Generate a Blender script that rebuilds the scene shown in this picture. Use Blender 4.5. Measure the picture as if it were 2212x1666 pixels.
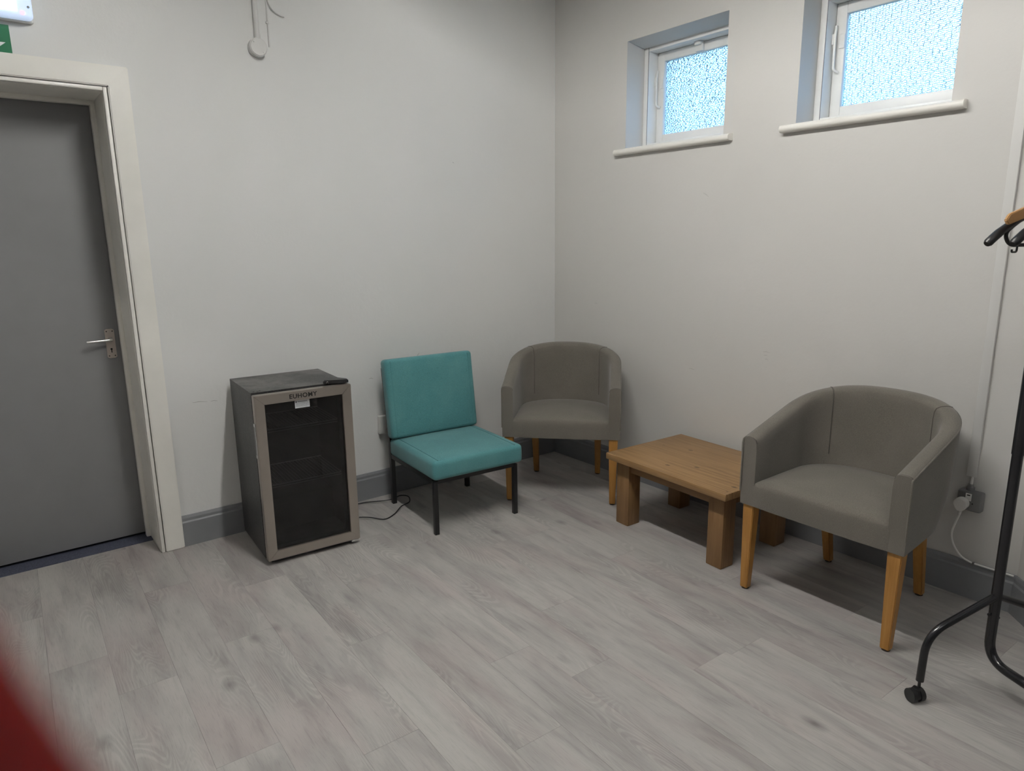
import bpy, bmesh, math, random
from mathutils import Vector, Matrix
random.seed(7)
for o in list(bpy.data.objects): bpy.data.objects.remove(o, do_unlink=True)
scene = bpy.context.scene
COL = scene.collection
PI = math.pi

# ------------------------------------------------------------------ camera
IMG_W, IMG_H, FPX = 2212.0, 1666.0, 1482.42
CAM = Vector((-3.2107, -3.6729, 1.55))
YAW, PITCH, ROLL = 0.915617, -0.211940, -0.012111
fw = Vector((math.cos(YAW)*math.cos(PITCH), math.sin(YAW)*math.cos(PITCH), math.sin(PITCH)))
rt0 = Vector((math.sin(YAW), -math.cos(YAW), 0)); up0 = rt0.cross(fw)
rt = rt0*math.cos(ROLL) + up0*math.sin(ROLL)
up = -rt0*math.sin(ROLL) + up0*math.cos(ROLL)
cam_d = bpy.data.cameras.new('camera'); cam = bpy.data.objects.new('camera', cam_d); COL.objects.link(cam)
M = Matrix.Identity(4)
for i in range(3):
    M[i][0], M[i][1], M[i][2], M[i][3] = rt[i], up[i], -fw[i], CAM[i]
cam.matrix_world = M
cam_d.sensor_fit = 'HORIZONTAL'; cam_d.sensor_width = 36.0; cam_d.lens = FPX*36.0/IMG_W
cam_d.clip_start = 0.01; cam_d.clip_end = 100
cam_d.dof.use_dof = True; cam_d.dof.focus_distance = 2.9; cam_d.dof.aperture_fstop = 6.0
scene.camera = cam

# ------------------------------------------------------------------ world, exposure
vs = scene.view_settings
vs.view_transform = 'Standard'; vs.look = 'None'; vs.gamma = 1.0; vs.use_curve_mapping = False
vs.exposure = 0.0
LAMP = 236.0          # emission of the ceiling tubes
SKY = 7.2
w = bpy.data.worlds.new('overcast_sky'); scene.world = w; w.use_nodes = True
nt = w.node_tree; nt.nodes.clear()
out = nt.nodes.new('ShaderNodeOutputWorld'); bg = nt.nodes.new('ShaderNodeBackground')
tc = nt.nodes.new('ShaderNodeTexCoord'); sep = nt.nodes.new('ShaderNodeSeparateXYZ'); rp = nt.nodes.new('ShaderNodeValToRGB')
nt.links.new(tc.outputs['Generated'], sep.inputs[0]); nt.links.new(sep.outputs['Z'], rp.inputs[0])
nt.links.new(rp.outputs[0], bg.inputs[0]); nt.links.new(bg.outputs[0], out.inputs[0])
rp.color_ramp.elements[0].position = 0.0; rp.color_ramp.elements[0].color = (0.05, 0.08, 0.09, 1)
rp.color_ramp.elements[1].position = 0.14; rp.color_ramp.elements[1].color = (0.25, 0.56, 1.0, 1)
e = rp.color_ramp.elements.new(0.5); e.color = (0.25, 0.56, 1.0, 1)
bg.inputs[1].default_value = SKY

# ------------------------------------------------------------------ materials
MATS = {}
def new_mat(name):
    m = bpy.data.materials.new(name); m.use_nodes = True
    n = m.node_tree; b = n.nodes['Principled BSDF']; MATS[name] = m
    return m, n, b
def node(n, kind, **kw):
    x = n.nodes.new(kind)
    for k, v in kw.items(): setattr(x, k, v)
    return x
def coords(n, scale=(1, 1, 1), rnd=False, kind='Object'):
    t = node(n, 'ShaderNodeTexCoord'); mp = node(n, 'ShaderNodeMapping')
    mp.inputs['Scale'].default_value = scale
    n.links.new(t.outputs[kind], mp.inputs[0])
    if rnd:
        oi = node(n, 'ShaderNodeObjectInfo'); mu = node(n, 'ShaderNodeMath', operation='MULTIPLY'); mu.inputs[1].default_value = 37.0
        cx = node(n, 'ShaderNodeCombineXYZ'); n.links.new(oi.outputs['Random'], mu.inputs[0])
        for i in range(3): n.links.new(mu.outputs[0], cx.inputs[i])
        n.links.new(cx.outputs[0], mp.inputs['Location'])
    return mp.outputs[0]
def noise(n, vec, scale, detail=3, rough=0.5, dist=0.0):
    x = node(n, 'ShaderNodeTexNoise'); x.inputs['Scale'].default_value = scale; x.inputs['Detail'].default_value = detail
    x.inputs['Roughness'].default_value = rough; x.inputs['Distortion'].default_value = dist
    n.links.new(vec, x.inputs['Vector']); return x.outputs['Fac']
def ramp(n, fac, stops):
    r = node(n, 'ShaderNodeValToRGB'); n.links.new(fac, r.inputs[0])
    el = r.color_ramp.elements
    while len(el) < len(stops): el.new(0.5)
    for e_, (p_, c_) in zip(el, stops):
        e_.position = p_; e_.color = tuple(c_)[:3] + (1,)
    return r.outputs[0]
def mix(n, fac, a, b, mode='MIX'):
    x = node(n, 'ShaderNodeMix', data_type='RGBA', blend_type=mode)
    for sock, v in ((x.inputs[0], fac), (x.inputs[6], a), (x.inputs[7], b)):
        if isinstance(v, (int, float)): sock.default_value = v
        elif isinstance(v, (tuple, list)): sock.default_value = tuple(v)[:3] + (1,)
        else: n.links.new(v, sock)
    return x.outputs[2]
def bump(n, b, h, strength, dist=0.002):
    x = node(n, 'ShaderNodeBump'); x.inputs['Strength'].default_value = strength; x.inputs['Distance'].default_value = dist
    n.links.new(h, x.inputs['Height']); n.links.new(x.outputs[0], b.inputs['Normal'])
def simple(name, col, rough=0.5, metal=0.0, var=0.0, vscale=8.0, bstr=0.0, bscale=60.0, bdist=0.001, spec=0.5, kind='Object'):
    m, n, b = new_mat(name)
    b.inputs['Roughness'].default_value = rough; b.inputs['Metallic'].default_value = metal
    b.inputs['Specular IOR Level'].default_value = spec
    v = coords(n, kind=kind)
    f = noise(n, v, vscale, 4)
    lo = [max(0, c*(1-var)) for c in col]; hi = [min(1, c*(1+var)) for c in col]
    n.links.new(ramp(n, f, [(0.3, lo), (0.7, hi)]), b.inputs['Base Color'])
    if bstr > 0: bump(n, b, noise(n, v, bscale, 3), bstr, bdist)
    return m
def emit(name, col, strength):
    m, n, b = new_mat(name)
    b.inputs['Base Color'].default_value = tuple(col) + (1,)
    b.inputs['Emission Color'].default_value = tuple(col) + (1,); b.inputs['Emission Strength'].default_value = strength
    return m

def wall_mat(name, col):
    m, n, b = new_mat(name)
    v = coords(n)
    base = ramp(n, noise(n, v, 1.3, 3), [(0.3, [c*0.975 for c in col]), (0.7, [c*1.015 for c in col])])
    # small dark scuffs, mostly on the lower wall
    st = coords(n, (3.0, 3.0, 22.0))
    sc = ramp(n, noise(n, st, 4.0, 4, 0.7), [(0.715, (0, 0, 0)), (0.76, (0.55, 0.55, 0.55))])
    sp = ramp(n, noise(n, v, 7.0, 2), [(0.60, (0, 0, 0)), (0.66, (1, 1, 1))])
    msk = mix(n, 1.0, sc, sp, 'MULTIPLY')
    n.links.new(mix(n, msk, base, [c*0.55 for c in col]), b.inputs['Base Color'])
    b.inputs['Roughness'].default_value = 0.55; b.inputs['Specular IOR Level'].default_value = 0.3
    a = noise(n, v, 9.0, 5, 0.6); bump(n, b, a, 0.22, 0.012)
    return m
wall_mat('wall_paint', (0.775, 0.778, 0.762))
wall_mat('wall_paint_warm_dimmed', (0.645, 0.632, 0.607))  # right wall: warm tint, plus darkening that offsets the lamp's stronger light
simple('rear_paint', (0.30, 0.30, 0.31), 0.7)
simple('ceiling_paint', (0.82, 0.82, 0.80), 0.8)
simple('gloss_cream', (0.86, 0.845, 0.79), 0.32, var=0.03, bstr=0.08, bscale=14, bdist=0.004)
simple('window_white', (0.82, 0.82, 0.80), 0.35, var=0.03, bstr=0.06, bscale=20, bdist=0.003)
simple('door_grey', (0.245, 0.247, 0.255), 0.55, var=0.03, bstr=0.05, bscale=10, bdist=0.004)
simple('baseboard_grey', (0.225, 0.232, 0.245), 0.45, var=0.05, bstr=0.05, bscale=15, bdist=0.003)
simple('carpet_blue', (0.055, 0.062, 0.095), 0.95, var=0.35, vscale=180, bstr=0.6, bscale=300, bdist=0.003)
simple('brushed_steel', (0.44, 0.40, 0.355), 0.38, 0.9, var=0.06, vscale=4)
simple('handle_steel', (0.50, 0.44, 0.40), 0.42, 0.55, var=0.05)
simple('lever_steel', (0.75, 0.74, 0.72), 0.22, 0.9, var=0.03)
simple('bright_chrome', (0.80, 0.80, 0.80), 0.15, 1.0)
simple('black_plastic', (0.012, 0.012, 0.013), 0.4)
simple('black_metal', (0.010, 0.010, 0.011), 0.38, var=0.1, bstr=0.02, bscale=200)
simple('rack_black', (0.010, 0.010, 0.012), 0.22)
simple('black_hole', (0.003, 0.003, 0.003), 0.8)
simple('fridge_liner', (0.028, 0.028, 0.029), 0.5)
simple('wire_coating', (0.55, 0.55, 0.54), 0.35)
simple('white_plastic', (0.78, 0.77, 0.74), 0.35)
simple('scuff_grey', (0.42, 0.41, 0.39), 0.8)
simple('white_lead', (0.92, 0.91, 0.88), 0.4)
simple('painted_conduit', (0.70, 0.695, 0.675), 0.45)
simple('socket_grey', (0.20, 0.20, 0.20), 0.45, 0.1, var=0.1)
simple('rubber_dark', (0.05, 0.035, 0.025), 0.7)
simple('sign_green', (0.004, 0.155, 0.065), 0.35)
simple('sign_white', (0.85, 0.88, 0.88), 0.4)
simple('ink_dark', (0.02, 0.018, 0.016), 0.5)
simple('ink_grey', (0.22, 0.22, 0.23), 0.6)
simple('label_paper', (0.62, 0.64, 0.66), 0.5, var=0.04, vscale=60)
simple('timber_outside', (0.25, 0.27, 0.26), 0.9)
emit('tube_diffuser', (1.0, 0.98, 0.945), LAMP)
emit('tube_diffuser_warm', (1.0, 0.95, 0.87), LAMP*0.30)
emit('tube_diffuser_dim', (0.97, 0.985, 1.0), LAMP*0.16)
emit('emergency_diffuser', (0.80, 0.92, 1.0), 4.5)
emit('emergency_cover', (0.62, 0.76, 1.0), 0.55)
emit('led_red', (1.0, 0.12, 0.14), 6.0)

def fridge_body():
    m, n, b = new_mat('fridge_black')
    v = coords(n)
    dust = ramp(n, noise(n, v, 5.0, 5, 0.65), [(0.40, (0, 0, 0)), (0.72, (1, 1, 1))])
    sp = ramp(n, noise(n, v, 120.0, 2), [(0.45, (0.016, 0.016, 0.017)), (0.75, (0.060, 0.060, 0.060))])
    geo = node(n, 'ShaderNodeNewGeometry'); s = node(n, 'ShaderNodeSeparateXYZ'); n.links.new(geo.outputs['Normal'], s.inputs[0])
    t = node(n, 'ShaderNodeMapRange'); t.inputs[1].default_value = 0.0; t.inputs[2].default_value = 1.0; t.inputs[3].default_value = 0.18; t.inputs[4].default_value = 0.85
    n.links.new(s.outputs['Z'], t.inputs[0])
    mu = node(n, 'ShaderNodeMath', operation='MULTIPLY'); n.links.new(t.outputs[0], mu.inputs[0])
    rgb = node(n, 'ShaderNodeRGBToBW'); n.links.new(dust, rgb.inputs[0]); n.links.new(rgb.outputs[0], mu.inputs[1])
    n.links.new(mix(n, mu.outputs[0], sp, (0.20, 0.19, 0.18)), b.inputs['Base Color'])
    b.inputs['Roughness'].default_value = 0.42
    bump(n, b, noise(n, v, 230.0, 2), 0.5, 0.0012)
fridge_body()

def fabric(name, col, var, weave=900.0, fade=None):
    m, n, b = new_mat(name)
    v = coords(n)
    base = ramp(n, noise(n, v, 6.0, 4), [(0.3, [c*(1-var) for c in col]), (0.7, [c*(1+var) for c in col])])
    th = ramp(n, noise(n, coords(n, (1, 1, 2.2)), weave*0.45, 2), [(0.35, [0.80]*3), (0.65, [1.12]*3)])
    c = mix(n, 1.0, base, th, 'MULTIPLY')
    if fade:
        c = mix(n, ramp(n, noise(n, v, 3.0, 3, 0.6), [(0.48, (0, 0, 0)), (0.75, (0.55, 0.55, 0.55))]), c, fade)
    n.links.new(c, b.inputs['Base Color'])
    b.inputs['Roughness'].default_value = 0.9; b.inputs['Specular IOR Level'].default_value = 0.15
    b.inputs['Sheen Weight'].default_value = 0.25; b.inputs['Sheen Roughness'].default_value = 0.5
    bump(n, b, noise(n, v, weave, 2), 0.35, 0.0008)
fabric('teal_fabric', (0.092, 0.272, 0.287), 0.05, 700, (0.135, 0.315, 0.315))
simple('seam_thread', (0.085, 0.078, 0.066), 0.9)
simple('seam_teal', (0.065, 0.205, 0.215), 0.9)
fabric('taupe_fabric', (0.158, 0.145, 0.122), 0.05, 700, (0.178, 0.158, 0.138))

def wood(name, dark, mid, light, axis_scale, gscale, rough, knots=None, rnd=False, wav=0.35, spots=None, knotcol=(0.085, 0.045, 0.018)):
    m, n, b = new_mat(name)
    v = coords(n, axis_scale, rnd)
    g = noise(n, v, gscale, 6, 0.6, 0.3)
    c = ramp(n, g, [(0.30, dark), (0.5, mid), (0.72, light)])
    wv = node(n, 'ShaderNodeTexWave', wave_type='BANDS', bands_direction='X'); wv.inputs['Scale'].default_value = gscale*0.22
    wv.inputs['Distortion'].default_value = 7.0; wv.inputs['Detail'].default_value = 2.0; wv.inputs['Detail Scale'].default_value = 0.6
    n.links.new(v, wv.inputs['Vector'])
    c = mix(n, wav, c, ramp(n, wv.outputs['Fac'], [(0.0, mid), (0.8, light), (1.0, dark)]))
    if spots:
        raw = coords(n); wob = noise(n, raw, 60.0, 2)
        for (kx, ky, kr) in spots:
            sb = node(n, 'ShaderNodeVectorMath', operation='SUBTRACT'); n.links.new(raw, sb.inputs[0]); sb.inputs[1].default_value = (kx, ky, 0.4)
            ml = node(n, 'ShaderNodeVectorMath', operation='MULTIPLY'); n.links.new(sb.outputs[0], ml.inputs[0]); ml.inputs[1].default_value = (1/kr, 0.6/kr, 0.0)
            ln = node(n, 'ShaderNodeVectorMath', operation='LENGTH'); n.links.new(ml.outputs[0], ln.inputs[0])
            ad = node(n, 'ShaderNodeMath', operation='MULTIPLY_ADD'); n.links.new(wob, ad.inputs[0]); ad.inputs[1].default_value = 0.5; n.links.new(ln.outputs['Value'], ad.inputs[2])
            c = mix(n, ramp(n, ad.outputs[0], [(0.45, (0.85,)*3), (0.85, (0.6,)*3), (1.0, (0, 0, 0))]), c, knotcol)
    if knots:
        kv = coords(n, knots[1], rnd)
        vo = node(n, 'ShaderNodeTexVoronoi', feature='F1'); vo.inputs['Scale'].default_value = knots[0]; n.links.new(kv, vo.inputs['Vector'])
        c = mix(n, ramp(n, vo.outputs['Distance'], [(0.03, (0.85,)*3), (0.09, (0.5,)*3), (0.13, (0, 0, 0))]), c, knots[2])
    n.links.new(c, b.inputs['Base Color']); b.inputs['Roughness'].default_value = rough
    bump(n, b, g, 0.12, 0.001)
wood('beech_leg', (0.34, 0.155, 0.032), (0.42, 0.20, 0.045), (0.48, 0.245, 0.062), (1, 1, 0.08), 70, 0.38, wav=0.15)
wood('pine_top', (0.175, 0.095, 0.036), (0.30, 0.175, 0.074), (0.40, 0.245, 0.112), (1, 0.07, 1), 42, 0.42, spots=[(-0.194, 0.049, 0.014), (-0.104, -0.065, 0.014), (-0.188, -0.357, 0.014), (0.094, 0.145, 0.014), (-0.259, -0.372, 0.006), (0.16, -0.20, 0.008), (0.05, 0.30, 0.006)])
wood('pine_leg', (0.155, 0.080, 0.030), (0.225, 0.122, 0.048), (0.29, 0.165, 0.070), (1, 1, 0.09), 34, 0.48, (3.0, (1, 1, 0.4), (0.08, 0.04, 0.015)), rnd=True)
wood('pine_apron', (0.12, 0.060, 0.023), (0.20, 0.105, 0.042), (0.26, 0.145, 0.060), (1, 0.12, 1), 26, 0.48, wav=0.6)
wood('hanger_wood', (0.36, 0.19, 0.07), (0.45, 0.25, 0.10), (0.52, 0.30, 0.13), (1, 1, 1), 8, 0.4, wav=0.1)

def floor_mat():
    m, n, b = new_mat('grey_oak_vinyl')
    fine = noise(n, coords(n, (1, 0.05, 1), True), 330.0, 3, 0.6)
    mid = noise(n, coords(n, (1, 0.09, 1), True), 38.0, 5, 0.6, 0.25)
    big = noise(n, coords(n, (1, 0.24, 1), True), 9.5, 3, 0.5, 0.6)
    tint = noise(n, coords(n, (1, 0.3, 1), True), 6.0, 2)
    c = ramp(n, big, [(0.26, (0.310, 0.296, 0.287)), (0.42, (0.368, 0.354, 0.340)), (0.55, (0.412, 0.398, 0.380)), (0.72, (0.440, 0.427, 0.407))])
    c = mix(n, 0.45, c, ramp(n, mid, [(0.30, (0.66,)*3), (0.46, (0.98,)*3), (0.7, (1.08,)*3)]), 'MULTIPLY')
    c = mix(n, 0.5, c, ramp(n, fine, [(0.28, (0.66,)*3), (0.44, (1.0,)*3), (0.70, (1.07,)*3)]), 'MULTIPLY')
    # cathedral figure: contour lines of a stretched height field
    hf = noise(n, coords(n, (1.0, 0.16, 1), True), 8.5, 1, 0.4, 0.35)
    m1 = node(n, 'ShaderNodeMath', operation='MULTIPLY'); m1.inputs[1].default_value = 190.0; n.links.new(hf, m1.inputs[0])
    m2 = node(n, 'ShaderNodeMath', operation='SINE'); n.links.new(m1.outputs[0], m2.inputs[0])
    fig = ramp(n, m2.outputs[0], [(0.0, (0.90,)*3), (0.35, (0.98,)*3), (1.0, (1.03,)*3)])
    where = ramp(n, noise(n, coords(n, (1.0, 0.4, 1), True), 4.6, 2), [(0.50, (0, 0, 0)), (0.62, (1, 1, 1))])
    c = mix(n, where, c, mix(n, 1.0, c, fig, 'MULTIPLY'))
    # mauve blush
    c = mix(n, ramp(n, tint, [(0.48, (0, 0, 0)), (0.66, (0.5,)*3)]), c, mix(n, 1.0, c, (0.96, 0.865, 0.88), 'MULTIPLY'))
    # knots
    vo = node(n, 'ShaderNodeTexVoronoi', feature='F1'); vo.inputs['Scale'].default_value = 3.4
    n.links.new(coords(n, (1.0, 0.55, 1), True), vo.inputs['Vector'])
    kn = ramp(n, vo.outputs['Distance'], [(0.020, (0.70,)*3), (0.050, (0.34,)*3), (0.105, (0, 0, 0))])
    c = mix(n, kn, c, (0.085, 0.078, 0.078))
    # whole-plank tone
    oi = node(n, 'ShaderNodeObjectInfo')
    c = mix(n, 1.0, c, ramp(n, oi.outputs['Random'], [(0.0, (0.93, 0.925, 0.925)), (0.5, (1.0, 1.0, 1.0)), (1.0, (1.05, 1.05, 1.045))]), 'MULTIPLY')
    n.links.new(c, b.inputs['Base Color'])
    b.inputs['Roughness'].default_value = 0.52; b.inputs['Specular IOR Level'].default_value = 0.35
    bump(n, b, fine, 0.06, 0.0008)
floor_mat()

def dark_glass():
    m, n, b = new_mat('dark_glass'); n.nodes.remove(b)
    o = n.nodes['Material Output']
    t = node(n, 'ShaderNodeBsdfTransparent'); t.inputs[0].default_value = (0.46, 0.46, 0.47, 1)
    g = node(n, 'ShaderNodeBsdfGlossy'); g.inputs['Roughness'].default_value = 0.02; g.inputs[0].default_value = (1, 1, 1, 1)
    f = node(n, 'ShaderNodeFresnel'); f.inputs[0].default_value = 1.5
    x = node(n, 'ShaderNodeMixShader'); n.links.new(f.outputs[0], x.inputs[0]); n.links.new(t.outputs[0], x.inputs[1]); n.links.new(g.outputs[0], x.inputs[2])
    n.links.new(x.outputs[0], o.inputs[0])
dark_glass()
def obscure_glass(name, vscale, rnd):
    m, n, b = new_mat(name)
    b.inputs['Base Color'].default_value = (0.93, 0.985, 1.0, 1); b.inputs['Transmission Weight'].default_value = 1.0
    b.inputs['Roughness'].default_value = 0.10; b.inputs['IOR'].default_value = 1.45
    v = coords(n, (1, 0.85, 1.45))
    vo = node(n, 'ShaderNodeTexVoronoi', feature='F1'); vo.inputs['Scale'].default_value = vscale; vo.inputs['Randomness'].default_value = rnd
    n.links.new(v, vo.inputs['Vector'])
    bump(n, b, vo.outputs['Distance'], 1.0, 0.0075)
obscure_glass('hammered_glass', 95.0, 0.9)
obscure_glass('pebble_glass', 85.0, 0.35)

def skin():
    m, n, b = new_mat('red_lit_skin')
    v = coords(n)
    n.links.new(ramp(n, noise(n, v, 40.0, 2), [(0.3, (0.085, 0.002, 0.0018)), (0.7, (0.115, 0.003, 0.0025))]), b.inputs['Base Color'])  # red backlight through the skin and the phone's shade, put into the base colour
    b.inputs['Roughness'].default_value = 0.6; b.inputs['Specular IOR Level'].default_value = 0.1
    b.inputs['Subsurface Weight'].default_value = 0.6; b.inputs['Subsurface Radius'].default_value = (0.006, 0.0008, 0.0005); b.inputs['Subsurface Scale'].default_value = 1.0
skin()

# ------------------------------------------------------------------ builders
def obj(name, bm, mat, parent=None, smooth=None, loc=None, rot=None):
    bmesh.ops.recalc_face_normals(bm, faces=bm.faces[:])
    me = bpy.data.meshes.new(name); bm.to_mesh(me); bm.free()
    return mobj(name, me, mat, parent, smooth, loc, rot)
def mobj(name, me, mat, parent=None, smooth=None, loc=None, rot=None):
    if not me.materials: me.materials.append(MATS[mat])
    if smooth is not None:
        for p_ in me.polygons: p_.use_smooth = True
        me.set_sharp_from_angle(angle=math.radians(smooth))
    o = bpy.data.objects.new(name, me); COL.objects.link(o)
    if parent is not None: o.parent = parent
    if loc is not None: o.location = loc
    if rot is not None: o.rotation_euler = rot
    return o
def empty(name, loc=(0, 0, 0), rz=0.0):
    o = bpy.data.objects.new(name, None); COL.objects.link(o); o.location = loc; o.rotation_euler = (0, 0, rz)
    o.empty_display_size = 0.1
    return o
def tag(o, label, cat, group=None):
    o['label'] = label; o['category'] = cat
    if group: o['group'] = group
    return o
def struct(o, label=None):
    o['kind'] = 'structure'
    if label: o['label'] = label
    return o
def B(): return bmesh.new()
def box(bm, lo, hi, bev=0.0, seg=2, mat4=None):
    r = bmesh.ops.create_cube(bm, size=1.0)
    vs_ = r['verts']
    c = [(a+b_)/2 for a, b_ in zip(lo, hi)]; s = [abs(b_-a) for a, b_ in zip(lo, hi)]
    for v in vs_: v.co = Vector((v.co.x*s[0]+c[0], v.co.y*s[1]+c[1], v.co.z*s[2]+c[2]))
    fs = set(f for v in vs_ for f in v.link_faces)
    if bev > 0:
        es = list(set(e_ for v in vs_ for e_ in v.link_edges))
        r2 = bmesh.ops.bevel(bm, geom=es, offset=bev, segments=seg, affect='EDGES', profile=0.5)
        vs_ = list(set(v for f in r2['faces'] for v in f.verts) | set(v for v in vs_ if v.is_valid))
    if mat4 is not None:
        for v in vs_: v.co = mat4 @ v.co
    return vs_
def prism(bm, pts, z0, z1, mat4=None):
    a = [bm.verts.new((x, y, z0)) for x, y in pts]; b = [bm.verts.new((x, y, z1)) for x, y in pts]
    n = len(pts)
    bm.faces.new(a[::-1]); bm.faces.new(b)
    for i in range(n): bm.faces.new((a[i], a[(i+1) % n], b[(i+1) % n], b[i]))
    if mat4 is not None:
        for v in a+b: v.co = mat4 @ v.co
    return a+b
def hexa(bm, c):  # 8 corners: bottom 4 ccw, top 4 ccw
    v = [bm.verts.new(p_) for p_ in c]
    for f in ((0, 3, 2, 1), (4, 5, 6, 7), (0, 1, 5, 4), (1, 2, 6, 5), (2, 3, 7, 6), (3, 0, 4, 7)): bm.faces.new([v[i] for i in f])
    return v
def tube(bm, pts, r, n=10, cap=True):
    pts = [Vector(p_) for p_ in pts]; rings = []
    rad = r if isinstance(r, (list, tuple)) else [r]*len(pts)
    t0 = (pts[1]-pts[0]).normalized()
    ref = Vector((0, 0, 1)) if abs(t0.z) < 0.9 else Vector((1, 0, 0))
    u_ = t0.cross(ref).normalized()
    for i, p_ in enumerate(pts):
        if i == 0: t = pts[1]-pts[0]
        elif i == len(pts)-1: t = pts[-1]-pts[-2]
        else: t = (pts[i+1]-p_).normalized() + (p_-pts[i-1]).normalized()
        t.normalize(); u_ = (u_ - t*u_.dot(t)).normalized(); v_ = t.cross(u_)
        rings.append([bm.verts.new(p_ + (u_*math.cos(2*PI*k/n) + v_*math.sin(2*PI*k/n))*rad[i]) for k in range(n)])
    for a, b in zip(rings, rings[1:]):
        for k in range(n): bm.faces.new((a[k], a[(k+1) % n], b[(k+1) % n], b[k]))
    if cap: bm.faces.new(rings[0][::-1]); bm.faces.new(rings[-1])
def spline(pts, sub=8, closed=False):
    pts = [Vector(p_) for p_ in pts]; out_ = []
    for i in range(len(pts)-1):
        p0 = pts[max(i-1, 0)]; p1 = pts[i]; p2 = pts[i+1]; p3 = pts[min(i+2, len(pts)-1)]
        for k in range(sub):
            t = k/sub
            out_.append(0.5*((2*p1) + (p2-p0)*t + (2*p0-5*p1+4*p2-p3)*t*t + (3*p1-p0-3*p2+p3)*t**3))
    out_.append(pts[-1]); return out_
def fillet(pts, r, sub=6):
    pts = [Vector(p_) for p_ in pts]; out_ = [pts[0]]
    for a, b, c in zip(pts, pts[1:], pts[2:]):
        d1 = (a-b); d2 = (c-b); q = min(r, d1.length*0.49, d2.length*0.49)
        s, e_ = b + d1.normalized()*q, b + d2.normalized()*q
        for k in range(sub+1):
            t = k/sub; out_.append(s*(1-t)**2 + b*2*t*(1-t) + e_*t*t)
    out_.append(pts[-1]); return out_
def disc(bm, c, r, h, axis, n=24, r2=None):
    ax = Vector(axis).normalized(); q = Vector((0, 0, 1)).rotation_difference(ax).to_matrix().to_4x4()
    m4 = Matrix.Translation(Vector(c)) @ q @ Matrix.Translation((0, 0, h/2))
    return bmesh.ops.create_cone(bm, cap_ends=True, segments=n, radius1=r, radius2=r if r2 is None else r2, depth=h, matrix=m4)['verts']

# ------------------------------------------------------------------ room shell
WO = 0.015                       # plaster plane behind the face of the baseboards
XL, YR, HC = -6.6, -5.4, 3.16    # room extent behind and beside the camera, ceiling height
D0, D1, DZ = -3.545, -2.652, 2.212   # door opening
TH = 0.42
bm = B()
box(bm, (D1, WO, 0), (WO+0.4, WO+TH, HC)); box(bm, (XL-0.4, WO, 0), (D0, WO+TH, HC)); box(bm, (D0, WO, DZ), (D1, WO+TH, HC))
wall_l = struct(obj('wall_left', bm, 'wall_paint'), 'off-white painted wall with the grey door')
W1 = (-0.633, -1.333, 2.07, 2.674); W2 = (-1.744, -2.422, 2.07, 2.674)
bm = B()
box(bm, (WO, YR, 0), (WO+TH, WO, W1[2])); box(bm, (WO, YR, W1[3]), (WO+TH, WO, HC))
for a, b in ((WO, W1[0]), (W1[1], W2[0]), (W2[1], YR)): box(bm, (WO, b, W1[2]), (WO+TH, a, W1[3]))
wall_r = struct(obj('wall_right', bm, 'wall_paint_warm_dimmed'), 'off-white painted wall with two high windows')
bm = B(); box(bm, (XL, YR-0.2, 0), (WO, YR, HC)); struct(obj('wall_rear', bm, 'rear_paint'))
bm = B(); box(bm, (XL-0.2, YR, 0), (XL, WO, HC)); struct(obj('wall_far', bm, 'rear_paint'))
bm = B(); box(bm, (XL-0.3, YR-0.3, HC), (WO+0.4, WO+TH, HC+0.15)); struct(obj('ceiling', bm, 'ceiling_paint'))
bm = B(); box(bm, (-4.30, YR, 2.38), (-4.12, WO, HC)); struct(obj('trim_1', bm, 'ceiling_paint'), 'downstand ceiling beam')
bm = B(); box(bm, (D0-0.2, WO+TH, -0.02), (D1+0.2, WO+TH+0.1, 2.4)); struct(obj('wall_light_block', bm, 'wall_paint'))  # unseen panel added behind the door to keep outside light from the gap
# splayed pier at the right-hand edge
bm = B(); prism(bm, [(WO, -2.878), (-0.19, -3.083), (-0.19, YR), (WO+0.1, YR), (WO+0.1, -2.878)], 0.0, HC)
struct(obj('wall_pier', bm, 'wall_paint_warm_dimmed'), 'splayed plaster pier beside the garment rail')

# floor: base slab and separate planks
bm = B(); box(bm, (XL, YR, -0.06), (WO, WO, -0.0035)); box(bm, (D0, WO, -0.06), (D1, WO+TH, -0.0035))
floor = struct(obj('floor', bm, 'black_hole'), 'grey oak effect vinyl plank floor')
PW, PL, GAP, FA = 0.19, 1.31, 0.0006, math.radians(-1.55)
piv = Vector((-2.64, -1.2, 0))
known = {-3: -0.855, -2: -1.152, -1: -1.72, 0: -1.045, 1: -1.935, 2: -1.36, 3: -2.20, 4: -1.785, 5: -2.03, 6: -1.615, 8: -2.29, 7: -0.956}
Rf = Matrix.Translation(piv) @ Matrix.Rotation(FA, 4, 'Z') @ Matrix.Translation(-piv)
def clip(poly, ax, val, keep_less):
    out_ = []
    for i in range(len(poly)):
        a, b = poly[i], poly[(i+1) % len(poly)]
        ia = (a[ax] <= val) if keep_less else (a[ax] >= val); ib = (b[ax] <= val) if keep_less else (b[ax] >= val)
        if ia: out_.append(a)
        if ia != ib:
            t = (val-a[ax])/(b[ax]-a[ax]); out_.append((a[0]+t*(b[0]-a[0]), a[1]+t*(b[1]-a[1])))
    return out_
k = int((XL-piv.x)/PW)-2
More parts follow.
